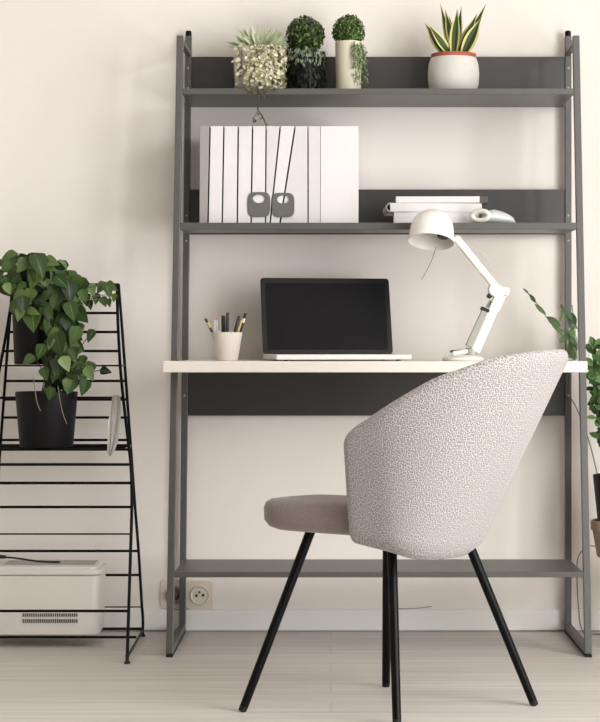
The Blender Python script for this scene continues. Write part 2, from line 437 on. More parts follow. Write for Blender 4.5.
# round mounting plate under the seat
vs = []
for z in (0.366, 0.388):
    for i in range(40):
        a = 2*PI*i/40; vs.append(CH(-0.05 + 0.09*math.cos(a), 0.11*math.sin(a), z))
MB().add(vs, [tuple(range(39, -1, -1)), tuple(range(40, 80))] + [(i, (i+1)%40, (i+1)%40+40, i+40) for i in range(40)]).build('seat_base', M['black'], chair)
# seat cushion: rounded, tilted slab
vs, fs = [], []
NU = 40
def seat_ring(scale, z, inset=0):
    out = []
    for i in range(NU):
        a = 2*PI*i/NU; c, s_ = math.cos(a), math.sin(a)
        e = 0.35 if c > 0 else 0.75
        u = (abs(c)**e)*(1 if c >= 0 else -1); v = (abs(s_)**(0.35 if c > 0 else 0.5))*(1 if s_ >= 0 else -1)
        u = u*(0.262-inset if c >= 0 else 0.18-inset)*scale; v = v*(0.195-inset)*scale*(1 - 0.0*u)
        out.append(CH(u, v*(1 if u > -0.05 else 1-(-0.05-u)*1.6), z + 0.03*u + 0.05*v))
    return out
rings = [seat_ring(1, .3865, .05), seat_ring(1, .3855, .026), seat_ring(1, .392, .010), seat_ring(1, .406, .001), seat_ring(1, .432, 0), seat_ring(1, .4445, .004), seat_ring(1, .4515, .014), seat_ring(1, .455, .034), seat_ring(.5, .456, .034)]
for r_ in rings: vs += r_
for k in range(len(rings)-1):
    for i in range(NU): fs.append((k*NU+i, k*NU+(i+1)%NU, (k+1)*NU+(i+1)%NU, (k+1)*NU+i))
fs.append(tuple(range(NU-1, -1, -1))); fs.append(tuple(range((len(rings)-1)*NU, len(rings)*NU)))
st = MB().add(vs, fs).build('seat', M['seat'], chair); st.modifiers.clear()
legs = [((-0.045, -1.115, .392), (-0.1945, -1.14, 0)), ((0.132, -1.18, .358), (0.139, -1.29, 0)), ((0.128, -0.985, .362), (0.129, -0.845, 0)), ((0.312, -1.085, .345), (0.453, -1.072, 0))]
for a, b in legs:
    a, b = Vector(a), Vector(b); t = (b-a).normalized()
    b2 = b - t*(0.012)
    lg = MB().tube([a - t*0.02, a, b2], [0.0108, 0.0108, 0.0095], 16).build('leg', M['black'], chair)
    MB().tube([b2 + t*0.0005, b + Vector((0,0,0.001))], [0.0095, 0.0088], 16).build('foot_cap', M['rubber'], lg)

# ------------------------------------------------------------------ laptop
LD = 0.225
hx0, hx1 = P(262.5, 356, LD).x, P(391.5, 356, LD).x
LW = (hx1 - hx0)/math.cos(math.radians(10.5)) + 0.004; LDEP = 0.235
rot = Matrix.Rotation(math.radians(10.5), 3, 'Z')
lo = Vector((hx0 + 0.001, -LD+0.0, DZ))
def LP(u, v, z): return lo + rot @ Vector((u, -v, 0)) + Vector((0, 0, z))   # v towards the viewer
lap = thing('laptop', 'open silver laptop with a blank dark screen on the cream desktop', 'laptop', lo)
def lbox(mb, u0, u1, v0, v1, z0, z1):
    mb.add([LP(u0,v1,z0), LP(u1,v1,z0), LP(u1,v0,z0), LP(u0,v0,z0), LP(u0,v1,z1), LP(u1,v1,z1), LP(u1,v0,z1), LP(u0,v0,z1)],
           [(3,2,1,0),(4,5,6,7),(0,1,5,4),(1,2,6,5),(2,3,7,6),(3,0,4,7)]); return mb
base = lbox(MB(), 0, LW, 0, LDEP, 0.003, 0.0165).build('base', M['alu'], lap, False, 0.003)
kb = MB()
for r_ in range(6):
    for c_ in range(14):
        u0 = 0.022 + c_*(LW-0.044)/14; lbox(kb, u0+0.001, u0+(LW-0.044)/14-0.002, 0.03+r_*0.0185, 0.03+r_*0.0185+0.0155, 0.0163, 0.0177)
kb.build('keyboard', M['keys'], base, False)
lbox(MB(), LW/2-0.052, LW/2+0.052, 0.148, 0.215, 0.0162, 0.0169).build('trackpad', M['lampgrey'], base, False)
for u in (0.03, LW-0.03):
    for v in (0.03, LDEP-0.03): MB().lathe([(0.006, 0), (0.006, 0.0035)], LP(u, v, 0), 12).build('rubber_foot', M['rubber'], base)
MB().tube([LP(0.03, 0.002, 0.0175), LP(LW-0.03, 0.002, 0.0175)], 0.004, 12).build('hinge', M['bezel'], lap)
SH = 0.206; til = 0.055
def rrect(w_, h_, r_, n=6):
    out = []
    for cx_, cy_, a0 in ((w_-r_, h_-r_, 0), (r_, h_-r_, 90), (r_, r_, 180), (w_-r_, r_, 270)):
        for k in range(n+1):
            a = math.radians(a0 + 90*k/n); out.append((cx_ + r_*math.cos(a), cy_ + r_*math.sin(a)))
    return out
def lid_panel(w_, h_, r_, off, v0, v1):
    out = []; pl = rrect(w_, h_, r_); n = len(pl); mb = MB(); vs = []
    for vv in (v0, v1):
        for x, y in pl:
            xx, yy = x+off, y+off; vs.append(LP(xx, vv - (yy)*til/SH, 0.0165+yy))
    fs = [tuple(range(n)), tuple(range(2*n-1, n-1, -1))] + [(i, i+n, (i+1)%n+n, (i+1)%n) for i in range(n)]
    return mb.add(vs, fs)
lid = lid_panel(LW, SH, 0.009, 0, 0.001, 0.0065).build('screen_lid', M['bezel'], lap, False, 0.001)
lid_panel(LW-0.024, SH-0.026, 0.001, 0.012, 0.0064, 0.0069).build('display', M['screen'], lid, False)

# ------------------------------------------------------------------ pen cup and pens
cd = 0.30
cc = P(227, 361, cd); cc.z = DZ
cup = thing('pen_cup', 'off-white tapered ceramic cup holding pens on the desktop', 'cup', cc)
MB().lathe([(0.0, 0.0), (0.0275, 0), (0.029, 0.002), (0.0405, 0.072), (0.0412, 0.074), (0.0400, 0.0745), (0.0385, 0.073), (0.0275, 0.006), (0.0, 0.005)], cc, 40).build('cup_body', M['cup'], cup)
def pen(name, px0, py0, px1, rad, segs, label, dd, catg='pen'):
    """segs: (material, fraction) from top to bottom; the pen runs from its top through the rim into the cup"""
    top = P(px0, py0, cd+dd); rim = P(px1, 333, cd+dd*0.9)
    dr = (rim-top).normalized()
    L = (top.z - (DZ+0.009)) / max(0.2, -dr.z); bot = top + dr*L
    root = thing(name, label, catg, bot, 'pens in the cup')
    s = 0; parts = []
    for i, (mt, fr, nm, rr) in enumerate(segs):
        a = top + dr*(L*s); s += fr; b = top + dr*(L*min(1, s))
        mb = MB().tube([a, a+(b-a)*0.06, b-(b-a)*0.03, b], [rad*rr*(0.6 if i == 0 else 1), rad*rr, rad*rr, rad*rr*0.95], 12)
        mb.build(nm, M[mt], root)
    return root
pen('pencil', 205.5, 318.5, 212.6, 0.0034, [('inkblack', .1, 'eraser', 1), ('yellow', .14, 'barrel_tip', 1), ('inkblack', .76, 'barrel', 1)], 'dark yellow-banded pencil leaning left, leftmost in the white cup', 0.004)
pen('thin_pen', 219.6, 319, 219.8, 0.0022, [('lampgrey', .3, 'cap', 1), ('white', .7, 'barrel', 0.9)], 'thin grey pen standing upright left of the black markers', 0.014)
pen('marker', 223.2, 315.5, 223.6, 0.0056, [('inkblack', .45, 'cap', 1), ('inkblack', .55, 'barrel', 0.92)], 'thick black marker standing upright in the cup', -0.006)
pen('felt_pen', 227.6, 312.5, 227.3, 0.0042, [('inkblack', .4, 'cap', 1), ('inkblack', .6, 'barrel', 0.9)], 'slim black felt pen, tallest upright one in the cup', 0.012)
pen('ballpoint_pen', 239.3, 316, 234.6, 0.0042, [('inkblack', .5, 'cap', 1), ('inkblack', .5, 'barrel', 0.9)], 'short black pen leaning right, beside the gold pen', 0.012)
pen('gold_pen', 241.8, 319.5, 237.6, 0.0034, [('yellow', .6, 'cap', 1), ('yellow', .4, 'barrel', 0.9)], 'gold pen leaning right between two black pens', -0.004)
pen('ink_pen', 245.6, 313.2, 240.2, 0.0036, [('inkblack', .12, 'cap', 1), ('white', .10, 'collar', 1), ('inkblack', .78, 'barrel', 0.9)], 'black pen with white collar leaning right, rightmost in the cup', -0.017)
sc_b = P(216.5, 340, cd-0.008)
scs = thing('scissors', 'small scissors with pale pink handles standing in the cup', 'scissors', Vector((sc_b.x, sc_b.y, DZ+0.01)), 'pens in the cup')
for s in (-1, 1):
    c0 = P(216 + s*1.2, 317.5, cd-0.008); ring = []
    for k in range(16):
        a = 2*PI*k/16; ring.append(c0 + Vector((0.0022*math.cos(a), 0, 0.0065*math.sin(a))))
    MB().tube(ring, 0.0011, 8, True).build('handle', M['pink'], scs)
    MB().bar(c0 + Vector((0, 0, -0.0065)), Vector((sc_b.x + s*0.0018, c0.y + s*0.0012, DZ+0.01)), 0.0034, 0.0016).build('blade', M['white'], scs, False)

# ------------------------------------------------------------------ desk lamp
ld = 0.392
def LM(px, py, dd=0.0): return P(px, py, ld+dd)
lb = LM(463, 361); lb.z = DZ
lamp = thing('desk_lamp', 'white jointed desk lamp with domed shade at the right of the desktop', 'lamp', lb)
MB().lathe([(0.0, 0), (0.052, 0), (0.054, 0.003), (0.053, 0.008), (0.046, 0.012), (0.02, 0.0155), (0, 0.016)], lb, 40).build('base', M['lampwhite'], lamp)
MB().lathe([(0.0, 0), (0.016, 0), (0.016, 0.016), (0.012, 0.02), (0, 0.02)], Vector((LM(471,350).x, -ld, DZ+0.014)), 24).build('swivel', M['lampgrey'], lamp)
MB().bar(LM(450, 351.5), LM(465, 350.5), 0.006, 0.02).build('clamp_plate', M['inkblack'], lamp, False, 0.002)
MB().bar(LM(452, 353.5), LM(476, 350), 0.012, 0.026).build('pivot_block', M['lampwhite'], lamp, False, 0.004)
e0, e1 = LM(471.5, 350.5), LM(498, 293)
ax = (e1-e0).normalized(); sd = Vector((0,1,0)).cross(ax).normalized()
la = MB().bar(e0 + sd*0.009, e1 + sd*0.006, 0.025, 0.03).build('lower_arm', M['lampwhite'], lamp, False, 0.004)
MB().bar(e0 - sd*0.0115 + ax*0.006, e0 - sd*0.0115 + ax*0.108, 0.017, 0.027).build('arm_channel', M['lampgrey'], la, False, 0.002)
MB().bar(e0 - sd*0.0120 + ax*0.106, e0 - sd*0.0120 + ax*0.115, 0.025, 0.03).build('channel_collar', M['inkblack'], la, False, 0.002)
MB().tube([e0 - sd*0.0105 + ax*0.118, e0 - sd*0.009 + ax*0.138], 0.0035, 10).build('spring_rod', M['lampgrey'], la)
MB().tube([LM(489.3, 296) + Vector((0,-.012,0)), LM(489.3, 296) + Vector((0,.012,0))], 0.0068, 18).build('spring_knob', M['inkblack'], la)
jt = Matrix.Rotation(PI/2, 3, 'X')
MB().lathe([(0, -.017), (.016, -.017), (.0185, -.013), (.0185, .013), (.016, .017), (0, .017)], LM(495, 290), 26, jt).build('elbow_joint', M['lampwhite'], lamp)
MB().bar(LM(491, 288.5), LM(509, 292), 0.022, 0.024).build('elbow_bracket', M['lampwhite'], lamp, False, 0.005)
MB().bar(LM(507.5, 291), LM(498, 312), 0.003, 0.014).build('tension_strap', M['lampwhite'], lamp, False, 0.001)
MB().bar(LM(497, 289, 0.004), LM(458, 240.5, 0.004), 0.020, 0.022).build('upper_arm', M['lampwhite'], lamp, False, 0.0055, 3)
MB().lathe([(0, -.012), (.009, -.012), (.010, -.009), (.010, .009), (.009, .012), (0, .012)], LM(457.5, 239.5), 20, jt).build('head_joint', M['lampwhite'], lamp)
MB().tube([LM(449, 236), LM(457, 239.5)], 0.0048, 12).build('neck', M['lampgrey'], lamp)
# shade: bell lathed about a tilted axis
axis = Vector((-0.10, -0.33, -1)).normalized()
q = Vector((0, 0, 1)).rotation_difference(axis).to_matrix()
apex = LM(433.6, 211.5, -0.012)
prof = [(0.0, 0.0), (0.016, 0.0012), (0.030, 0.0055), (0.0425, 0.015), (0.0515, 0.029), (0.0562, 0.046), (0.0582, 0.064), (0.0592, 0.078), (0.0600, 0.0845), (0.0592, 0.0852), (0.0578, 0.078), (0.0565, 0.064), (0.0545, 0.046), (0.0495, 0.03), (0.0405, 0.0168), (0.029, 0.0075), (0.0, 0.003)]
shade = MB().lathe(prof, apex, 44, q).build('shade', M['lampwhite'], lamp)
MB().lathe([(0, .034), (.013, .035), (.013, .05), (.0165, .052), (.0165, .070), (.012, .074), (0, .074)], apex + Vector((0.031, 0, 0)), 24, q).build('bulb_holder', M['inkblack'], shade)
MB().tube(spline([LM(436, 247, .01), LM(433, 257, .03), LM(428, 268, .03), LM(421.5, 279.5, .03)]), 0.0009, 8).build('pull_cord', M['cable'], lamp)
MB().tube(spline([LM(456, 243, .012), LM(461, 254, .016), LM(471, 265, .018), LM(484, 276, .016), LM(492, 284, .014)]), 0.0008, 8).build('cord', M['cablew'], lamp)
MB().tube(spline([LM(462, 243, -.01), LM(475, 249, -.016), LM(486, 256, -.018), LM(490, 266, -.016), LM(491, 276, -.012)]), 0.0008, 8).build('cord', M['cablew'], lamp)

# ------------------------------------------------------------------ binders on the middle shelf
bd = 0.25           # front of the spines
def binder(name, tops, bots, mt, label, y0=126.0, y1=222.0, dfr=bd, dep=0.19, cat='binder', tab=None, tone=None):
    zt = P(0, y0, dfr).z
    x = [P(v, 0, dfr).x for v in (tops[0], tops[1], bots[1], bots[0])]
    loc = Vector(((x[2]+x[3])/2, -dfr+dep/2, S2))
    root = thing(name, label, cat, loc, 'white binders on the middle shelf')
    g = 0.0011
    def quad(ins, za, zb): return [(x[3]+ins, S2+za), (x[2]-ins, S2+za), (x[1]-ins, zt-zb), (x[0]+ins, zt-zb)]
    MB().prism(quad(g, 0.0003, 0), 'y', -dfr, -dfr+0.0025).build('spine', mt, root, False, 0.0008)
    c = MB()
    w_ = 0.0016
    for s in (0, 1):
        xa, xb = (x[3]+g, x[0]+g) if s == 0 else (x[2]-g-w_, x[1]-g-w_)
        c.prism([(xa, S2+0.0003), (xa+w_, S2+0.0003), (xb+w_, zt), (xb, zt)], 'y', -dfr+0.0025, -dfr+dep)
    c.build('cover', M['tab'], root, False)  # sides coloured dark to stand in for shade in the gaps between binders
    MB().prism(quad(g+w_, 0.004, 0.005), 'y', -dfr+0.003, -dfr+dep-0.006).build('pages', M['pages'], root, False)
    if tab:
        cx_, cy_, w2, h2 = tab
        mb = MB(); n = 40; d1 = dfr + 0.0003
        outer, inner = [], []
        for k in range(n):
            a = 2*PI*k/n; c_, s_ = math.cos(a), math.sin(a)
            outer.append((cx_ + w2/2*abs(c_)**0.45*(1 if c_ >= 0 else -1), cy_ + h2/2*abs(s_)**0.55*(1 if s_ >= 0 else -1)))
            inner.append((cx_ + 0.27*w2*c_, cy_ - 0.24*h2 + 0.18*h2*(s_ if s_ > 0 else s_*0.85)))
        vs = []
        for dd in (d1, d1+0.004):
            vs += [P(a, b, dd) for a, b in outer]; vs += [P(a, b, dd) for a, b in inner]
        fs = []
        for k in range(n):
            j = (k+1) % n
            fs += [(k, j, n+j, n+k), (2*n+k, 3*n+k, 3*n+j, 2*n+j), (k, 2*n+k, 2*n+j, j), (n+k, n+j, 3*n+j, 3*n+k)]
        tb = mb.add(vs, fs).build('pull_tab', M['tab'], root, False, 0.001)
        tb['label'] = 'grey rounded tab with a thumb hole'
    return root
binder('binder', (199.5, 209.8), (199, 207.6), M['paper_grey'], 'grey binder at the left end of the white row', dep=0.17)
binder('binder', (210.3, 223.6), (208.2, 221.8), M['paper'], 'white binder standing right beside the grey one')
binder('binder', (224.2, 237.9), (222.4, 236.9), M['paper'], 'second white binder right of the grey one')
binder('binder', (238.5, 252.2), (237.5, 250.7), M['paper'], 'white binder just left of the two grey tabs')
binder('binder', (252.8, 265.8), (251.3, 265.2), M['paper'], 'white binder wearing the left one of the grey tabs', tab=(259, 204.5, 22.5, 25))
binder('binder', (266.3, 280), (265.7, 269.6), M['paper_warm'], 'white binder narrowing downward between the two grey tabs')
binder('binder', (280.6, 294.8), (270.2, 279.4), M['paper'], 'white binder leaning right wearing the right one of the grey tabs', tab=(283.2, 205, 22.5, 24.5))
binder('binder', (295.5, 307.8), (280.2, 307.8), M['paper_warm'], 'white binder fanning wide at its foot beside the wide box file')
bx = P(308.6, 0, bd).x; bx2 = P(320.5, 0, bd).x; bx3 = P(358.5, 0, bd).x; zt = P(0, 126, bd).z
fl = thing('box_file', 'wide white box file at the right end of the binder row', 'box file', ((bx+bx3)/2, -bd+0.1, S2))
MB().box((bx, -bd+0.002, S2+0.0003), (bx2, -bd+0.2, zt)).build('side_flap', M['paper_warm'], fl, False, 0.0008)
MB().box((bx2+0.0004, -bd, S2+0.0003), (bx3, -bd+0.2, zt)).build('case', M['paper'], fl, False, 0.0012)

# ------------------------------------------------------------------ books and ornament at the right of the middle shelf
kd = 0.25
def book(x0, x1, y0, y1, ang, label, dep=0.15, dfr=kd, zoff=0):
    a, b = P(x0, y1, dfr), P(x1, y0, dfr); hgt = b.z - a.z; wid = b.x - a.x
    c = Vector(((a.x+b.x)/2, -dfr+dep/2, a.z+zoff))
    R_ = Matrix.Translation(c) @ Matrix.Rotation(math.radians(ang), 4, 'Z')
    root = thing('book', label, 'book', c, 'books lying on the middle shelf')
    t = 0.0016
    cv = MB().box((-wid/2, -dep/2, 0), (wid/2, dep/2, t), R_).box((-wid/2, -dep/2, hgt-t), (wid/2, dep/2, hgt), R_).box((-wid/2, -dep/2, t), (wid/2, -dep/2+0.002, hgt-t), R_)
    cv.build('cover', M['paper'], root, False, 0.0006)
    MB().box((-wid/2+0.003, -dep/2+0.0021, t), (wid/2-0.003, dep/2-0.004, hgt-t), R_).build('pages', M['pages'], root, False)
    return root, R_, wid, hgt, dep
za = P(0, 221.6, kd).z
book(394, 479, 209.9, 222.2, 0, 'thick white book at the bottom of the stack on the middle shelf', zoff=S2+0.0002-P(0, 222.2, kd).z)
hb = P(0, 209.9, kd).z - P(0, 222.2, kd).z + S2 + 0.0006
b2, R2, w2_, h2_, d2_ = book(389, 481, 201.5, 210.4, 2, 'white book with a rolled grey spine in the middle of the stack', dep=0.16, zoff=hb-P(0, 210.4, kd).z)
arc = []
for k in range(11):
    a = PI/2 + PI*k/10; arc.append((-w2_/2 + 0.010*math.cos(a), h2_/2 + (h2_/2+0.001)*math.sin(a)))
inn = [(x*1.0 + 0.0022, h2_/2 + (z-h2_/2)*0.75) for x, z in arc[::-1]]
pl = arc + inn; n = len(pl)
vs = [R2 @ Vector((x, -d2_/2+0.002, z)) for x, z in pl] + [R2 @ Vector((x, d2_/2-0.002, z)) for x, z in pl]
fs = [(i, i+n, (i+1)%n+n, (i+1)%n) for i in range(n)]
for e in (0, n):
    for i in range(10): fs.append((e+i, e+i+1, e+n-2-i, e+n-1-i))
MB().add(vs, fs).build('rolled_spine', M['lampgrey'], b2)
hb2 = hb + h2_ + 0.0006
b3, R3, w3, h3, d3 = book(396.5, 480, 195.2, 201.6, -1, 'thin white book with a dark end block on top of the stack', dep=0.14, zoff=hb2-P(0, 201.6, kd).z)
MB().box((w3/2, -d3/2, 0.0), (w3/2+0.022, d3/2, h3), R3).build('end_block', mat('dark_cover', (84, 76, 74), 0.6), b3, False, 0.0008)
# ornament: loop with a tapering tail
oc = P(482, 222, 0.30); 
orn = thing('glass_ornament', 'smoky grey teardrop ornament with a white loop beside the stacked books', 'ornament', Vector((oc.x+0.02, -0.30, S2)))
ring = []
for k in range(28):
    a = 2*PI*k/28; ring.append(P(480.5, 214.6, 0.30) + Vector((0.0205*math.cos(a), -0.012*math.cos(a), 0.0125*math.sin(a))))
lowz = min(p.z for p in ring) - 0.0068
ring = [p + Vector((0,0,S2+0.0003-lowz)) for p in ring]
MB().tube(ring, 0.0068, 12, True).build('loop', M['lampwhite'], orn)
vs, fs = [], []; n = 18; segs = 12
for i in range(segs+1):
    s = i/segs; cxp = 484 + 33*s; x = P(cxp, 0, 0.30).x
    hh = 0.0195*math.sqrt(max(0, 1-s**2.0))*(1-.12*s)*(0.72+0.28*min(1, s*3))+0.0012; ww = 0.03*(1-s**1.5)+0.004
    for k in range(n):
        a = 2*PI*k/n; vs.append((x, -0.272+ww*0.8*math.cos(a), S2+0.0004+hh+hh*math.sin(a)))
for i in range(segs):
    for k in range(n): fs.append((i*n+k, i*n+(k+1)%n, (i+1)*n+(k+1)%n, (i+1)*n+k))
fs.append(tuple(range(n-1,-1,-1))); fs.append(tuple(range(segs*n, (segs+1)*n)))
MB().add(vs, fs).build('tail', M['orn'], orn)

# ------------------------------------------------------------------ top-shelf plants
def pot_at(px, d, z): p = P(px, 0, d); return Vector((p.x, -d, z))
def rv(r=rnd):
    while True:
        v = Vector((r.uniform(-1,1), r.uniform(-1,1), r.uniform(-1,1)))
        if 0.05 < v.length < 1: return v.normalized()
pdp = 0.15; SC = S/ratio(pdp)     # metres per photo pixel on the top shelf
# snake plant
c = pot_at(453.5, pdp, S1)
sp = thing('snake_plant', 'yellow-edged snake plant in a round pale grey pot on the top shelf', 'plant', c)
MB().lathe([(0, 0), (20.5*SC, 0), (23.5*SC, 5*SC), (25.3*SC, 12*SC), (25.8*SC, 21*SC), (25*SC, 30*SC), (22.8*SC, 36.5*SC), (21.6*SC, 37*SC), (21.5*SC, 32*SC), (0, 31.5*SC)], c, 44).build('outer_pot', M['greypot'], sp)
MB().lathe([(20*SC, 33*SC), (22*SC, 37.5*SC), (22.6*SC, 40.6*SC), (20.5*SC, 40.8*SC), (19.5*SC, 37*SC), (0, 36.5*SC)], c, 40).build('inner_pot', M['terra'], sp)
MB().lathe([(19.4*SC, 37.2*SC), (10*SC, 38.2*SC), (0, 38.4*SC)], c, 30).build('soil', M['soil'], sp)
lv = MB()
def SP(px, py, dd): return P(px, py, pdp+dd)
for bx_, by_, bdp, tx, ty, tdp, wd in ((446, 53, 0, 424.5, 23.5, .02, 14), (449, 53, .02, 428, 25, .05, 10), (452, 53, -.01, 440, 3.5, -.02, 8), (455, 53, .01, 445, 9, .0, 9), (454, 53, .03, 457.5, 8.5, .03, 11), (456, 53, -.02, 462, 7, -.04, 9),
        (460, 53, .01, 477, 13, .02, 11), (462, 53, -.01, 486.5, 4.5, -.03, 10), (464, 53, .03, 481, 18, .06, 13), (457, 53, -.02, 449, 16, -.03, 9)):
    lv.leaf(SP(bx_, by_, bdp), SP(tx, ty, tdp), (rnd.uniform(-.4,.4), -1, .3), wd*SC, 'blade', bend=rnd.uniform(-.06,.06), fold=0.35, n=12)
lv.build('leaves', M['lsnake'], sp)
# spider-like plant in white pot with cream trailing leaves
c = pot_at(259, pdp, S1)
tp = thing('trailing_plant', 'cream trailing plant with spiky pale crown in a glossy white pot', 'plant', c)
MB().lathe([(0, 0), (17*SC, 0), (21*SC, 3*SC), (24*SC, 12*SC), (25*SC, 24*SC), (25.3*SC, 40*SC), (25*SC, 46*SC), (23.6*SC, 46*SC), (23*SC, 40*SC), (0, 40*SC)], c, 64, rib=0.012, ribs=20).build('pot', M['whitepot'], tp)
MB().lathe([(23*SC, 40.2*SC), (12*SC, 42.5*SC), (0, 43*SC)], c, 24).build('soil', M['soil'], tp)
lv = MB()
for k in range(190):
    a = rnd.uniform(0, 2*PI); el = rnd.uniform(0.3, 1.35); L = rnd.uniform(19, 32)*SC
    b0 = c + Vector((7*SC*math.cos(a), 7*SC*math.sin(a), 43*SC))
    dv = Vector((math.cos(a)*math.cos(el), math.sin(a)*math.cos(el)*0.8, math.sin(el)*0.85))
    lv.leaf(b0, b0+dv*L, (0,-1,.6), rnd.uniform(3.0, 5.2)*SC, 'strap', bend=0.16, n=6)
lv.build('crown_leaves', M['lspider'], tp)
lv = MB(); stm = MB()
for k in range(40):
    a = math.radians(rnd.uniform(-112, -8)) if k < 37 else math.radians(rnd.uniform(-150, 20))
    Lh = rnd.uniform(24, 46)*SC if k % 3 else rnd.uniform(40, 52)*SC
    out = Vector((math.cos(a), math.sin(a), 0)); pts = []
    for j in range(9):
        s = j/8; rad = (21 + 4.4*min(1, s*4) + (.6 if s > .3 else 0))*SC
        pts.append(c + out*rad + Vector((0,0, max(0.002, 45*SC + 2*SC*math.sin(PI*min(1,s*3)) - Lh*max(0, s-.08)))))
    stm.tube(pts, 0.0007, 5)
    for j in range(30):
        s = rnd.random(); p = pts[min(8, int(s*8.99))] + rv()*2.2*SC
        if p.x > c.x + 24.5*SC: continue
        dv = (rv()*0.7 + out*0.5 + Vector((0,0,-.6))).normalized()
        p = p + out*1.0*SC; p.z = max(p.z, S1+0.006)
        if p.z < S1+0.024: dv.z = abs(dv.z)*.3; dv.normalize()
        lv.leaf(p, p+dv*rnd.uniform(3.2, 5.5)*SC, out + rv()*0.5, rnd.uniform(3, 4.4)*SC, 'oval', n=4)
lv.build('trailing_leaves', M['lpearl'], tp); stm.build('trailing_stems', M['stem'], tp)
tl = MB(); dl = MB()
ef = dfront(S1) + 0.012
pts = spline([P(257, 86.5, 0.24), P(257.3, 87, 0.27), P(257.6, 88, ef), P(258, 92, ef), P(258.5, 104, ef), P(258, 110, ef), P(262, 116, ef), P(265, 122, ef)])
tl.tube(pts, 0.0021, 6); tl.tube(spline([P(258.2, 111, ef), P(255, 116, ef), P(253, 119, ef), P(255.5, 120, ef)]), 0.0009, 6)
for (x, y) in ((258, 113), (262, 117), (264.5, 121), (254, 117), (253, 120), (256, 119.5), (265.5, 123)):
    p = P(x, y, ef); dl.leaf(p, p + Vector((rnd.uniform(-.5,.5), -.3, -.8)).normalized()*0.009, (0,-1,.3), 0.006, 'oval', n=4)
for (x, y, s) in ((252, 91, 0.018), (262, 93, 0.022), (268, 90, 0.02), (247, 90, 0.016), (257, 94, 0.016), (273, 91, .014), (265, 97, .014)):
    p = P(x, y-3, ef-.005); lv2 = dl.leaf(p, p + Vector((rnd.uniform(-.7,.7), -.5, -.6)).normalized()*s, (0,-1,.5), s*.55, 'oval', n=5)
tl.build('runner', M['stemdark'], tp); dl.build('runner_leaves', M['lrun'], tp)
# dark bushy plant
c = pot_at(305, pdp, S1)
db = thing('dark_bushy_plant', 'dark green bushy plant spilling over its black pot, between the two pale pots', 'plant', c)
MB().lathe([(0, 0), (16*SC, 0), (17.5*SC, 3*SC), (18*SC, 36*SC), (16.8*SC, 36*SC), (16*SC, 31*SC), (0, 31*SC)], c, 36).build('pot', M['blackpot'], db)
MB().lathe([(16*SC, 31.2*SC), (0, 33*SC)], c, 20).build('soil', M['soil'], db)
def dome(mb, c, z0, rx, rz, count, ls, lw, shape='oval', low=-0.3):
    for k in range(count):
        while True:
            v = rv()
            if v.z > low: break
        rr = rnd.uniform(0.45, 1)**0.5
        p = c + Vector((v.x*rx*rr, v.y*rx*rr, z0 + v.z*rz*rr))
        tg = rv(); tg = tg - v*tg.dot(v)
        dv = (tg.normalized() + v*rnd.uniform(0, .8) + Vector((0,0,-.15))).normalized()
        mb.leaf(p, p+dv*rnd.uniform(.7, 1.25)*ls, v + rv()*.5, rnd.uniform(.7, 1.2)*lw, shape, n=4)
lv = MB(); dome(lv, c, 59*SC, 19*SC, 19.5*SC, 1700, 4.0*SC, 2.4*SC, low=-0.8)
lv.build('crown_leaves', M['ldark'], db)
lv = MB(); lt = MB()
for k in range(520):
    a = rnd.uniform(-PI, PI*0.15) if k % 5 else rnd.uniform(-PI, PI); z = rnd.uniform(2, 46)*SC
    p = c + Vector((math.cos(a), math.sin(a), 0))*(19.3*SC + rnd.uniform(-.5, 1.5)*SC) + Vector((0,0,z))
    if p.x < c.x - 18.5*SC: continue
    dv = Vector((math.cos(a)*.25+rnd.uniform(-.4,.4), math.sin(a)*.25, -1)).normalized()
    L = min(rnd.uniform(3.5, 6)*SC, z*0.95)
    (lt if 29*SC < z < 46*SC and rnd.random() < .55 else lv).leaf(p, p+dv*L, (math.cos(a), math.sin(a), .3), rnd.uniform(1.8, 3)*SC, 'oval', n=4)
lv.build('hanging_leaves', M['lblack'], db); lt.build('frosted_leaves', M['ltip'], db)
# clipped green plant in tall cream pot
c = pot_at(348.5, pdp, S1)
cb = thing('bushy_green_plant', 'small green dome plant trailing from a tall cream cylinder pot', 'plant', c)
MB().lathe([(0, 0), (12*SC, 0), (12.4*SC, 2*SC), (13.4*SC, 52*SC), (13.2*SC, 53*SC), (12*SC, 53*SC), (11.6*SC, 48*SC), (0, 48*SC)], c, 36).build('pot', M['creampot'], cb)
MB().lathe([(11.6*SC, 48.2*SC), (0, 50*SC)], c, 20).build('soil', M['soil'], cb)
lv = MB(); dome(lv, c, 64*SC, 16*SC, 16*SC, 1400, 3.6*SC, 2.0*SC, low=-0.7); lv.build('crown_leaves', M['lbush'], cb)
lv = MB(); stm = MB()
for k in range(11):
    a = math.radians(rnd.uniform(-80, 5)); Lh = rnd.uniform(16, 42)*SC; out = Vector((math.cos(a), math.sin(a), 0)); pts = []
    for j in range(7):
        s = j/6; pts.append(c + out*((13.5 + 2.2*min(1, s*3))*SC) + Vector((0, 0, 50*SC - Lh*s)))
    stm.tube(pts, 0.0006, 5)
    for j in range(34):
        jj = rnd.random()*5.99; p = pts[int(jj)].lerp(pts[int(jj)+1], jj % 1) + rv()*2.4*SC + out*1.3*SC
        dv = (rv()*.5 + Vector((0,0,-1)) + out*.2).normalized()
        lv.leaf(p, p+dv*rnd.uniform(1.8, 3.4)*SC, out + rv()*.5, 1.5*SC, 'oval', n=4)
lv.build('trailing_leaves', M['ltrail'], cb); stm.build('trailing_stems', M['stem'], cb)

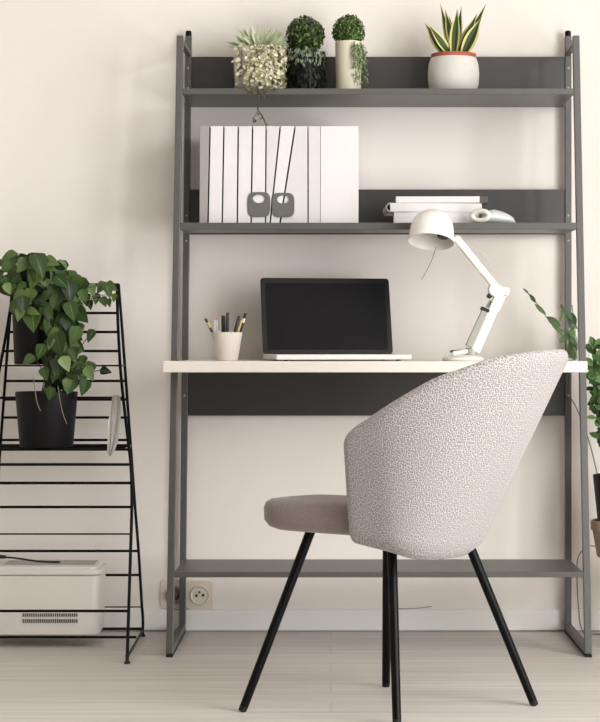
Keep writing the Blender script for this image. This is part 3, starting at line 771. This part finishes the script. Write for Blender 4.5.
# ------------------------------------------------------------------ wire plant rack
XC = -0.729
def rfront(py): return 1.02 + 0.00025*(py-285)
def front_pt(px, py): return P(px, py, depth(rfront(py)))
fpts = [front_pt(x, y) for x, y in ((116.8, 285), (118, 325), (120.5, 370), (124, 405), (128, 440), (131, 468), (131.8, 505), (130.6, 550), (129, 600), (127.6, 645), (127.2, 661))]
bpts = [P(x, y, 0.10) for x, y in ((118.6, 284), (121.8, 325), (125, 368), (131, 450), (134.5, 500), (138.5, 550), (141.5, 600), (143, 620), (142.6, 632))]
def mirror(p): return Vector((2*XC - p.x, p.y, p.z))
def at_z(pts, z):
    for a, b in zip(pts, pts[1:]):
        if b.z <= z <= a.z:
            t = (a.z - z)/(a.z - b.z); return a + (b-a)*t
    return (pts[0] if z > pts[0].z else pts[-1]).copy()
rack = thing('wire_plant_rack', 'black wire plant rack with narrow top beside the ladder desk', 'rack', (XC, -0.28, 0))
RW = 0.0036
ff = spline(fpts, 4); fb = spline(bpts, 4)
for mir in (False, True):
    g = (lambda p: mirror(p)) if mir else (lambda p: p)
    lg = MB().tube([g(p) for p in ff], RW*1.15, 10).build('front_leg', M['black'], rack)
    MB().tube([g(p) for p in fb], RW*1.1, 10).build('rear_leg', M['black'], rack)
    a, b = g(fpts[-1]), g(bpts[-1]); a.z = 0.016; b.z = 0.016
    MB().tube([a, b], RW, 10).build('floor_rail', M['black'], rack)
    f = g(fpts[-1]); MB().lathe([(0.0075, 0), (0.0075, 0.004), (0.0045, 0.007), (0.0045, 0.024)], (f.x, f.y, 0), 16).build('foot', M['rubber'], rack)
    f = g(bpts[-1]); MB().lathe([(0.0075, 0), (0.0075, 0.004), (0.0045, 0.007), (0.0045, 0.024)], (f.x, f.y, 0), 16).build('foot', M['rubber'], rack)
    MB().tube([g(fpts[0]), g(bpts[0])], RW, 10).build('top_link', M['black'], rack)
def rung(pts, py, rad, front=True):
    r = rfront(py) if front else ratio(0.10)
    z = EYE - (py-VY)*S/r; p = at_z(pts, z)
    MB().tube([mirror(p), p], rad, 8).build('rung', M['black'], rack)
for y, rd in ((313, RW), (332, RW), (351, RW), (397.8, RW), (464.5, RW*1.05), (483, RW*1.05), (507, RW), (534, RW*.6), (611, RW)): rung(fpts, y, rd)
for y, rd in ((284.5, RW), (381, RW), (399.5, RW), (417.5, RW), (440, RW), (551, RW), (575, RW), (607, RW*.5)): rung(bpts, y, rd, False)
p = fpts[0]; MB().tube([mirror(p), p], RW*1.1, 8).build('top_bar', M['black'], rack)
def wire_shelf(z, rad=RW):
    a, b = at_z(fpts, z), at_z(bpts, z)
    mb = MB(); mb.tube([mirror(a), a], rad, 8); mb.tube([mirror(b), b], rad, 8); mb.tube([a, b], rad, 8); mb.tube([mirror(a), mirror(b)], rad, 8)
    xw = min(abs(a.x-XC), abs(b.x-XC)) - 0.006
    ny = 9
    for k in range(1, ny):
        y = a.y + (b.y-a.y)*k/ny; mb.tube([(XC-xw-0.004, y, z), (XC+xw+0.004, y, z)], rad*0.55, 6)
    mb.build('wire_shelf', M['black'], rack)
Z1, Z2 = 0.525, 0.7445
wire_shelf(Z1); wire_shelf(Z2, RW*0.45)
zb = 0.0275
for d_ in (0.14, 0.285):
    p = at_z(fpts, zb); q_ = at_z(bpts, zb); t = (d_ + q_.y)/(q_.y - p.y)
    x = q_.x + (p.x-q_.x)*t
    MB().tube([(2*XC-x, -d_, zb), (x, -d_, zb)], RW, 8).build('bottom_bar', M['black'], rack)

# plants on the rack
def pothos_leaf(mb, px, py, d, size, ang, tilt=0.0):
    """heart leaf centred at a photo point, tip turned ANG degrees from straight down"""
    c = P(px, py, d); s = size*rnd.uniform(.62, .9)*S/ratio(d)
    a = math.radians(ang); tipv = Vector((math.sin(a), -0.25 + tilt*.3, -math.cos(a))).normalized()
    nrm = Vector((rnd.uniform(-.55, .55), -1, rnd.uniform(0.0, .8)))
    mb.leaf(c - tipv*s*0.5, c + tipv*s*0.5, nrm, s*rnd.uniform(.8, .98), 'heart', bend=rnd.uniform(.05, .3), fold=rnd.uniform(.1, .35), n=8)
    return c - tipv*s*0.5
pc = P(33, 0, 0.21); pc.z = Z2 + 0.0041
up = thing('pothos_plant', 'lush pothos in a black pot at the top of the wire rack', 'plant', pc)
MB().lathe([(0, 0), (0.047, 0), (0.05, 0.003), (0.055, 0.135), (0.0535, 0.137), (0.05, 0.134), (0.05, 0.122), (0, 0.122)], pc, 36).build('pot', M['blackpot'], up)
MB().lathe([(0.05, 0.1225), (0, 0.126)], pc, 24).build('soil', M['soil'], up)
def inside(x, y, poly):
    r = False
    for (x0, y0), (x1, y1) in zip(poly, poly[1:]+poly[:1]):
        if (y0 > y) != (y1 > y) and x < (x1-x0)*(y-y0)/(y1-y0)+x0: r = not r
    return r
poly_up = [(-14, 272), (-6, 262), (8, 259), (28, 259), (50, 261), (62, 270), (76, 280), (84, 292), (84, 322), (76, 336), (60, 342), (46, 330), (44, 302), (30, 318), (20, 310), (16, 296), (2, 292), (-12, 285)]
lv = MB(); lv2 = MB(); stm = MB()
crown = pc + Vector((0, 0, 0.125))
bases = []
heroes = [(22, 260, 20, -40), (40, 266, 34, 35), (52, 256, 20, 80), (27, 277, 30, -15), (46, 280, 30, 10), (62, 282, 26, 40), (70, 292, 28, 5), (56, 297, 28, -10), (14, 254, 13, -80), (24, 251, 13, 95), (5, 262, 16, -60), (12, 274, 24, -20), (2, 280, 14, -50), (8, 289, 14, 30),
          (23, 306, 26, 0), (33, 322, 26, 10), (19, 315, 20, -10), (48, 312, 24, 20), (72, 312, 24, 20)]
for x, y, s, a in heroes:
    if y < 264: y += 6
    bases.append(pothos_leaf(lv if rnd.random() < .6 else lv2, x, y, rnd.uniform(.27, .33), s, a + rnd.uniform(-12, 12)))
for k in range(135):
    while True:
        x, y = rnd.uniform(-14, 86), rnd.uniform(250, 344)
        if inside(x, y, poly_up): break
    dd = rnd.uniform(.17, .30)
    if 10 < x < 56 and y > 296: dd = rnd.uniform(.28, .31)
    bases.append(pothos_leaf(lv if rnd.random() < .75 else lv2, x, y, dd, rnd.uniform(13, 25), rnd.uniform(-80, 80)))
# the run along the top bar to the right
for x, y, s, a in ((80, 284, 22, 60), (92, 290, 20, 20), (101, 288, 20, -40), (108, 291, 20, 20), (112, 287, 16, 60), (96, 299, 14, 0), (104, 302, 12, 20), (86, 300, 18, 0), (114, 298, 12, -10), (90, 305, 11, 10), (109, 303, 10, 0)):
    bases.append(pothos_leaf(lv2 if rnd.random() < .5 else lv, x, y, rnd.uniform(.125, .16), s, a))
for b in bases:
    m_ = (crown + b)/2 + Vector((0, -0.01, 0.015))
    stm.tube(spline([crown + rv()*0.012, m_, b], 4), 0.0011, 5)
lv.build('leaves', M['lpothos'], up); lv2.build('pale_leaves', M['lpothos2'], up); stm.build('stems', M['stem'], up)
pc2 = P(46.5, 0, 0.24); pc2.z = Z1 + 0.0041
low = thing('potted_pothos', 'pale-leaved pothos in the large black pot on the lower rack shelf', 'plant', pc2)
SR = S/ratio(0.24)
Hp = 55*SR
MB().lathe([(0, 0), (26*SR, 0), (26.6*SR, 1*SR), (31*SR, Hp-1*SR), (30.8*SR, Hp), (29.4*SR, Hp), (28.6*SR, Hp-8*SR), (0, Hp-8*SR)], pc2, 44).build('pot', M['blackpot'], low)
MB().lathe([(28.5*SR, Hp-7.8*SR), (0, Hp-6*SR)], pc2, 28).build('soil', M['soil'], low)
lv = MB(); lv2 = MB(); stm = MB(); bases = []
poly_lo = [(52, 324), (78, 322), (82, 340), (80, 352), (88, 372), (80, 384), (62, 386), (50, 380), (44, 362), (46, 340)]
heroes = [(74, 336, 24, -30), (58, 345, 26, 10), (72, 352, 28, 25), (90, 336, 17, -20), (80, 370, 22, 40), (106, 371, 14, 80), (84, 388, 19, -5), (70, 386, 20, -25), (50, 394, 20, -15), (58, 368, 24, 0), (66, 364, 20, 30), (28, 361, 16, -60), (90, 374, 18, 20), (45, 374, 18, 20), (70, 326, 26, 10), (40, 352, 20, -30)]
for x, y, s, a in heroes: bases.append(pothos_leaf(lv2 if rnd.random() < .6 else lv, x, y, rnd.uniform(.3, .35), s, a + rnd.uniform(-10, 10)))
for k in range(62):
    while True:
        x, y = rnd.uniform(40, 90), rnd.uniform(318, 390)
        if inside(x, y, poly_lo): break
    bases.append(pothos_leaf(lv if rnd.random() < .6 else lv2, x, y, rnd.uniform(.2, .33), rnd.uniform(12, 22), rnd.uniform(-70, 70)))
crown = pc2 + Vector((0.01, 0, Hp-6*SR))
for b in bases:
    stm.tube(spline([crown + Vector((rnd.uniform(-.03,.03), rnd.uniform(-.03,.03), 0)), (crown+b)/2 + Vector((rnd.uniform(-.01,.01), -.012, .02)), b], 4), 0.0013, 5)
rt = MB()
rt.tube(spline([P(33, 378, .33), P(35, 390, .335), P(37, 402, .335), P(40.5, 411, .335)]), 0.0012, 6)
rt.tube(spline([P(58, 386, .33), P(60, 400, .335), P(63, 414, .335), P(67, 424, .335)]), 0.0010, 6)
tw = MB().tube([P(45, 352, .335), P(33, 331, .335)], .0016, 6)
lv.build('leaves', M['lpothos'], low); lv2.build('pale_leaves', M['lpothos2'], low); stm.build('stems', M['stemdark'], low); rt.build('aerial_roots', M['stempale'], low)

# cloth hanging from the front rung of the rack
zr = EYE - (397.8-VY)*S/rfront(397.8); pr = at_z(fpts, zr)
bag = thing('hanging_cloth', 'pale grey folded cloth hanging from a rung at the right of the wire rack', 'cloth', Vector((pr.x-0.012, pr.y, zr-0.12)))
def flap(cols, dz0, yoff, wav):
    n = len(cols); vs, fs = [], []; mcount = 6
    for i, (y, xa, xb) in enumerate(cols):
        for j in range(mcount+1):
            t = j/mcount; p = P(xa+(xb-xa)*t, y, depth(rfront(max(y, 397.8))))
            p.y -= yoff + wav*math.sin(t*PI*2.5+i*.4)
            vs.append(p)
    for i in range(n-1):
        for j in range(mcount):
            a = i*(mcount+1)+j; fs.append((a, a+1, a+mcount+2, a+mcount+1))
    return MB().add(vs, fs)
f1 = flap([(396.3, 114, 120.5), (402, 113.5, 121.5), (412, 112.8, 121.8), (422, 112.5, 120.8), (432, 112, 119.8), (442, 111.2, 118), (450, 110.5, 115), (455.5, 110, 111.5)], 0, 0.015, .003)
o = f1.build('front_fold', M['cloth'], bag, solid=0.003); 
f2 = flap([(396.3, 112.8, 116), (408, 112, 115.5), (422, 108.5, 114), (434, 108.2, 113.5), (446, 107.8, 112), (454, 107.6, 110)], 0, 0.008, .0012)
f2.build('back_fold', M['clothw'], bag, solid=0.003)
MB().box((P(113.4,0,-pr.y).x, pr.y-0.016, zr+0.0044), (P(119.5,0,-pr.y).x, pr.y+0.008, zr+0.0064)).build('top_fold', M['cloth'], bag, False, 0.001)

# storage box on the bottom bars
bz = 0.0315; bdf, bdb = 0.296, 0.125
xr_, xl_ = P(101, 0, bdf).x, -0.925
box = thing('storage_box', 'pale plastic storage box with vent slots at the bottom of the wire rack', 'box', ((xr_+xl_)/2, -(bdf+bdb)/2, bz))
zt_, zs = 0.214, P(0, 575.5, bdf).z
def taper(mb, x0, x1, y0, y1, z0, z1, ins, r=0.022, n=5):
    lo_, hi_ = [], []
    for cx_, cy_, a0 in ((x1-r, y1-r, 0), (x0+r, y1-r, 90), (x0+r, y0+r, 180), (x1-r, y0+r, 270)):
        for k in range(n+1):
            a = math.radians(a0+90*k/n); px_, py_ = cx_+r*math.cos(a), cy_+r*math.sin(a); hi_.append((px_, py_))
            mx_, my_ = (x0+x1)/2, (y0+y1)/2
            lo_.append((mx_+(px_-mx_)*(1-ins/(x1-x0)*2), my_+(py_-my_)*(1-ins/(y1-y0)*2)))
    m_ = len(hi_)
    mb.add([(x, y, z0) for x, y in lo_]+[(x, y, z1) for x, y in hi_], [tuple(range(m_-1,-1,-1)), tuple(range(m_, 2*m_))]+[(i, (i+1)%m_, (i+1)%m_+m_, i+m_) for i in range(m_)])
    return mb
body = taper(MB(), xl_+0.006, xr_-0.005, -bdf+0.004, -bdb-0.004, bz, zs, 0.004).build('tub', M['box'], box, True, 0.006, 3)
lidb = taper(MB(), xl_, xr_, -bdf, -bdb, zs+0.001, zt_-0.008, -0.0008, 0.026)
lidb.build('lid', M['box'], box, True, 0.003)
taper(MB(), xl_+0.012, xr_-0.012, -bdf+0.012, -bdb-0.012, zt_-0.009, zt_, -0.002, 0.022).build('lid_top', M['box'], box, True, 0.003)
slot = MB()
for row, yy in enumerate((615.2, 621.2)):
    for k in range(26):
        x = 23 + k*2.15
        p = P(x, yy, bdf-0.002); 
        fr = (p.z-bz)/(zs-bz); yv = -(bdf-0.004) + 0.004*(1-fr)*0.9
        hh = 0.0042 if row == 0 else 0.005
        slot.box((p.x-0.0014, yv-0.0022, p.z-hh/1), (p.x+0.0014, yv+0.004, p.z+hh/1))
slot.build('vent_slots', M['slot'], body, False)
MB().box((xl_+0.05, -bdf+0.045, zt_-0.002), (P(96,0,.2).x, -bdb-0.02, zt_+0.0012)).build('lid_inset', M['lampgrey'], box, False, 0.001)
cz = zt_ + 0.0045
cab = [P(-16, 561.0, .2), P(-8, 558, .21), P(0, 557, .215), P(10, 557.5, .215), P(22, 559, .215), P(36, 561, .215), P(50, 564.0, .215), P(60, 565.0, .215)]
for p in cab: p.z = max(p.z, cz)
cab[0].z = cz; cab[-1].z = cz
cb_ = thing('power_cable', 'black cable with plug lying on the lid of the storage box', 'cable', cab[0])
MB().tube(spline(cab), 0.0026, 10).build('cord', M['inkblack'], cb_)
MB().tube([P(-3, 556.5, .215), P(6, 557, .215)], [0.0062, 0.0045], 14).build('plug', M['inkblack'], cb_)

# ------------------------------------------------------------------ sockets on the wall
def socket(px, py, label, plugged=False, w_=0.076):
    c = P(px, py, 0); c.y = 0
    r_ = thing('wall_socket', label, 'socket', c)
    for wd, th0, th1, nm, mt in ((w_, 0, .006, 'cover_plate', 'socket'),):
        pl = [(c.x-wd/2+x, c.z-wd/2*1.08+z*1.08) for x, z in rrect(wd, wd, .012)]
        MB().prism(pl, 'y', -th1, -th0).build(nm, M[mt], r_, False, .0015)
    R_ = Matrix.Rotation(PI/2, 3, 'X')
    MB().lathe([(.0265, 0), (.0275, .0035), (.0255, .005), (.0235, .004), (.0215, .0015), (0, .001)], (c.x, -.006, c.z), 36, R_).build('recess', M['socket'], r_)
    if plugged:
        MB().lathe([(.018, 0), (.018, .014), (.013, .02), (.006, .03), (0, .03)], (c.x, -.0078, c.z), 24, R_).build('plug', M['slot'], r_)
    else:
        for s in (-1, 1): MB().lathe([(.0036, 0), (.0036, .001)], (c.x+s*.0095, -.0078, c.z+s*0.001), 12, R_).build('pin_hole', M['inkblack'], r_)
        MB().lathe([(.003, 0), (.003, .006), (0, .007)], (c.x-.001, -.0078, c.z+.009), 12, R_).build('earth_pin', M['slot'], r_)
    return r_
socket(200, 595, 'cream round wall socket to the right of the desk post')
socket(174, 594, 'cream wall socket with a plug, half hidden behind the left desk post', True)

# ------------------------------------------------------------------ cables at the wall
c0 = [P(569.5, 372, .05), P(570.5, 388, .05), P(571, 398, .052), P(576, 407, .055), P(583, 424, .06), P(592, 452, .06), P(600, 490, .06), P(603, 530, .06), P(598, 545, .07), P(588, 546, .075), P(581, 552, .075), P(577.5, 560, .075), P(577, 575, .07), P(578, 600, .05)]
c0 += [Vector((c0[-1].x+.01, -.06, .012)), Vector((c0[-1].x+.05, -.08, .0035)), Vector((c0[-1].x+.25, -.09, .0035))]
tag(MB().tube(spline(c0), 0.0016, 8).build('hanging_cable', M['cable'], origin=c0[-1]), 'grey cord hanging loosely down behind the right posts of the ladder desk', 'cable')
c1 = [Vector((P(398,0,0).x, -.0035, P(0,611,0).z))] + [P(x, y, 0.0034) for x, y in ((410, 609.5), (420, 608), (432, 606.5))]
for p in c1[:3]: p.z = max(p.z, 0.0625)
for p in c1: p.y = -0.0025
tag(MB().tube(spline(c1), 0.0009, 6).build('thin_wire', M['cable'], origin=c1[0]), 'thin grey wire resting along the top of the baseboard behind the chair', 'wire')

# ------------------------------------------------------------------ cutting in a slim bottle at the right end of the desk
vd = 0.17
vb = P(572.5, 0, vd); vb.z = DZ
SV = S/ratio(vd)
vase = thing('bottle_vase', 'slim pale green glass bottle with a leafy cutting at the right end of the desk', 'vase', vb)
MB().lathe([(0, 0), (5.0*SV, 0), (5.4*SV, 1*SV), (5.4*SV, 20*SV), (3.6*SV, 26*SV), (3.0*SV, 34*SV), (3.3*SV, 35*SV), (2.6*SV, 35*SV), (2.2*SV, 30*SV), (2.8*SV, 26*SV), (4.6*SV, 20*SV), (4.6*SV, 2*SV), (0, 1.6*SV)], vb, 28).build('bottle', M['greenglass'], vase)
def V(px, py, dd=0.0): return P(px, py, vd+dd)
stm = MB(); lv = MB()
s1 = spline([V(572.5, 358), V(571.5, 338), V(566, 333), V(556, 326), V(547, 318), V(540, 307), V(532, 298), V(524, 289)])
stm.tube(s1, [0.0016]*(len(s1)//2) + [0.0011]*(len(s1)-len(s1)//2), 6)
stm.tube(spline([V(572.5, 358), V(572, 335), V(567, 318), V(561, 304)]), 0.0013, 6)
stm.tube(spline([V(573, 358), V(573, 335), V(573.5, 320), V(572, 305)]), 0.0013, 6)
for bx_, by_, tx, ty, w_ in ((546.5, 316.5, 561, 327, 7.5), (550, 322, 565, 336, 5), (546, 315, 535, 303.5, 4.5), (536, 303, 529.5, 294, 4), (529, 294, 523, 288, 2.5), (562, 308, 573, 320, 6), (561, 305, 562.5, 309, 3), (562, 309, 560, 322, 3), (571, 312, 576, 325, 6), (567, 318, 578, 329, 5),
        (566, 334, 560, 343, 6), (570, 333, 575, 346, 6), (572, 340, 568, 353, 6), (574, 340, 577, 351, 5), (571, 328, 573, 338, 7), (572, 348, 575, 360, 6), (570, 346, 566, 358, 5), (573, 318, 572, 330, 8), (565, 330, 569, 341, 5)):
    lv.leaf(V(bx_, by_, .012), V(tx, ty, .02), (rnd.uniform(-.4,.4), -1, .4), w_*SV, 'oval', bend=.1, n=6)
stm.build('stems', M['stem'], vase); lv.build('leaves', M['lvine'], vase)

# ------------------------------------------------------------------ plants at the right edge
rd_ = 0.22
SE = S/ratio(rd_)
tz = P(0, 557, rd_).z
stand_x = P(617, 0, rd_).x
std = thing('plant_stand', 'small pale wooden stand under the terracotta pot at the right edge', 'stand', (stand_x+0.06, -rd_, 0))
MB().box((P(604, 0, rd_-.13).x, -rd_-0.12, tz-0.02), (stand_x+0.20, -rd_+0.12, tz-0.0006)).build('stand_top', M['wood'], std, False, 0.003)
for sx in (0, 1):
    for sy in (-1, 1):
        x = stand_x + (-0.002 if sx == 0 else 0.18); y = -rd_ + sy*0.10
        MB().bar((x, y, 0), (x, y, tz-0.02), 0.018, 0.018).build('leg', M['wood'], std, False, 0.002)
tc_ = Vector((stand_x, -rd_, tz))
ter = thing('terracotta_pot', 'pale terracotta pot holding a black pot at the right edge', 'pot', tc_)
MB().lathe([(0, 0), (19*SE, 0), (20*SE, 1*SE), (24.5*SE, 27*SE), (26*SE, 27.5*SE), (26.3*SE, 36*SE), (25*SE, 37*SE), (24*SE, 36*SE), (22.8*SE, 26*SE), (18*SE, 3*SE), (0, 3*SE)], tc_, 40).build('pot_body', M['terra2'], ter)
bp_ = tc_ + Vector((0, 0, 3.4*SE))
pl_ = thing('leafy_plant', 'lush green upright plant in a black pot at the right edge', 'plant', bp_)
MB().lathe([(0, 0), (15*SE, 0), (16*SE, 1*SE), (24.0*SE, 78*SE), (23.4*SE, 79*SE), (22.6*SE, 78*SE), (22*SE, 70*SE), (0, 70*SE)], bp_, 36).build('pot', M['blackpot'], pl_)
MB().lathe([(22*SE, 70.3*SE), (0, 72*SE)], bp_, 24).build('soil', M['soil'], pl_)
stm = MB(); lv = MB(); cr_ = bp_ + Vector((0, 0, 71*SE))
for k in range(26):
    px = rnd.uniform(592, 640); top = rnd.uniform(340, 395) if k > 3 else rnd.uniform(344, 352)
    if k < 8: px = rnd.uniform(590, 600)
    dd = rnd.uniform(-.07, .08)
    t = P(px, top, rd_+dd); pts = spline([cr_ + Vector((rnd.uniform(-.03,.02), rnd.uniform(-.03,.03), 0)), (cr_+t)/2 + Vector((rnd.uniform(-.012,.005), 0, -.02)), t], 6)
    stm.tube(pts, 0.0014, 5)
    for j in range(15):
        s = 0.3 + 0.7*rnd.random()**0.6; b = pts[min(len(pts)-1, int(s*len(pts)))]
        dv = (rv()*.8 + Vector((0, -.2, -.35 if rnd.random() < .5 else .4))).normalized()
        lv.leaf(b, b+dv*rnd.uniform(8, 14)*SE, (rnd.uniform(-.5,.5), -1, .5), rnd.uniform(4.5, 8)*SE, 'oval', bend=.2, n=5)
stm.build('stems', M['stemdark'], pl_); lv.build('leaves', M['lpalm'], pl_)

# ------------------------------------------------------------------ light, sky, camera
wd = bpy.data.worlds.new('World'); sc.world = wd; wd.use_nodes = True
bg = wd.node_tree.nodes['Background']; bg.inputs['Color'].default_value = (1.0, 0.985, 0.97, 1); bg.inputs['Strength'].default_value = 0.05
def area(name, loc, target, sx, sy, power, col):
    l = bpy.data.lights.new(name, 'AREA'); l.shape = 'RECTANGLE'; l.size = sx; l.size_y = sy; l.energy = power; l.color = col
    o = bpy.data.objects.new(name, l); COL.objects.link(o); o.location = loc
    o.rotation_euler = (Vector(target)-Vector(loc)).to_track_quat('-Z', 'Y').to_euler()
    return o
for (a, b), pw in zip(WIN, (62, 150)):  # first light is added fill for the back panels' right end
    area('window_and_fill_light', (XR-0.02, (a+b)/2, (WZ0+WZ1)/2), (XR-1, (a+b)/2, (WZ0+WZ1)/2), b-a-.1, WZ1-WZ0-.1, pw, (1.0, 0.995, 0.987))

cam = bpy.data.cameras.new('Camera'); co = bpy.data.objects.new('Camera', cam); COL.objects.link(co)
co.location = (0, -D, EYE); co.rotation_euler = (PI/2, 0, 0)
cam.sensor_fit = 'HORIZONTAL'; cam.sensor_width = 36; cam.lens = 36*D/(600*S)
cam.shift_x = -(VX-300)/600; cam.shift_y = (VY-361)/600
cam.clip_start = 0.05
sc.camera = co
sc.view_settings.view_transform = 'Standard'; sc.view_settings.look = 'None'
sc.view_settings.exposure = 0.0; sc.view_settings.gamma = 1; sc.view_settings.use_curve_mapping = False
sc.cycles.use_denoising = True
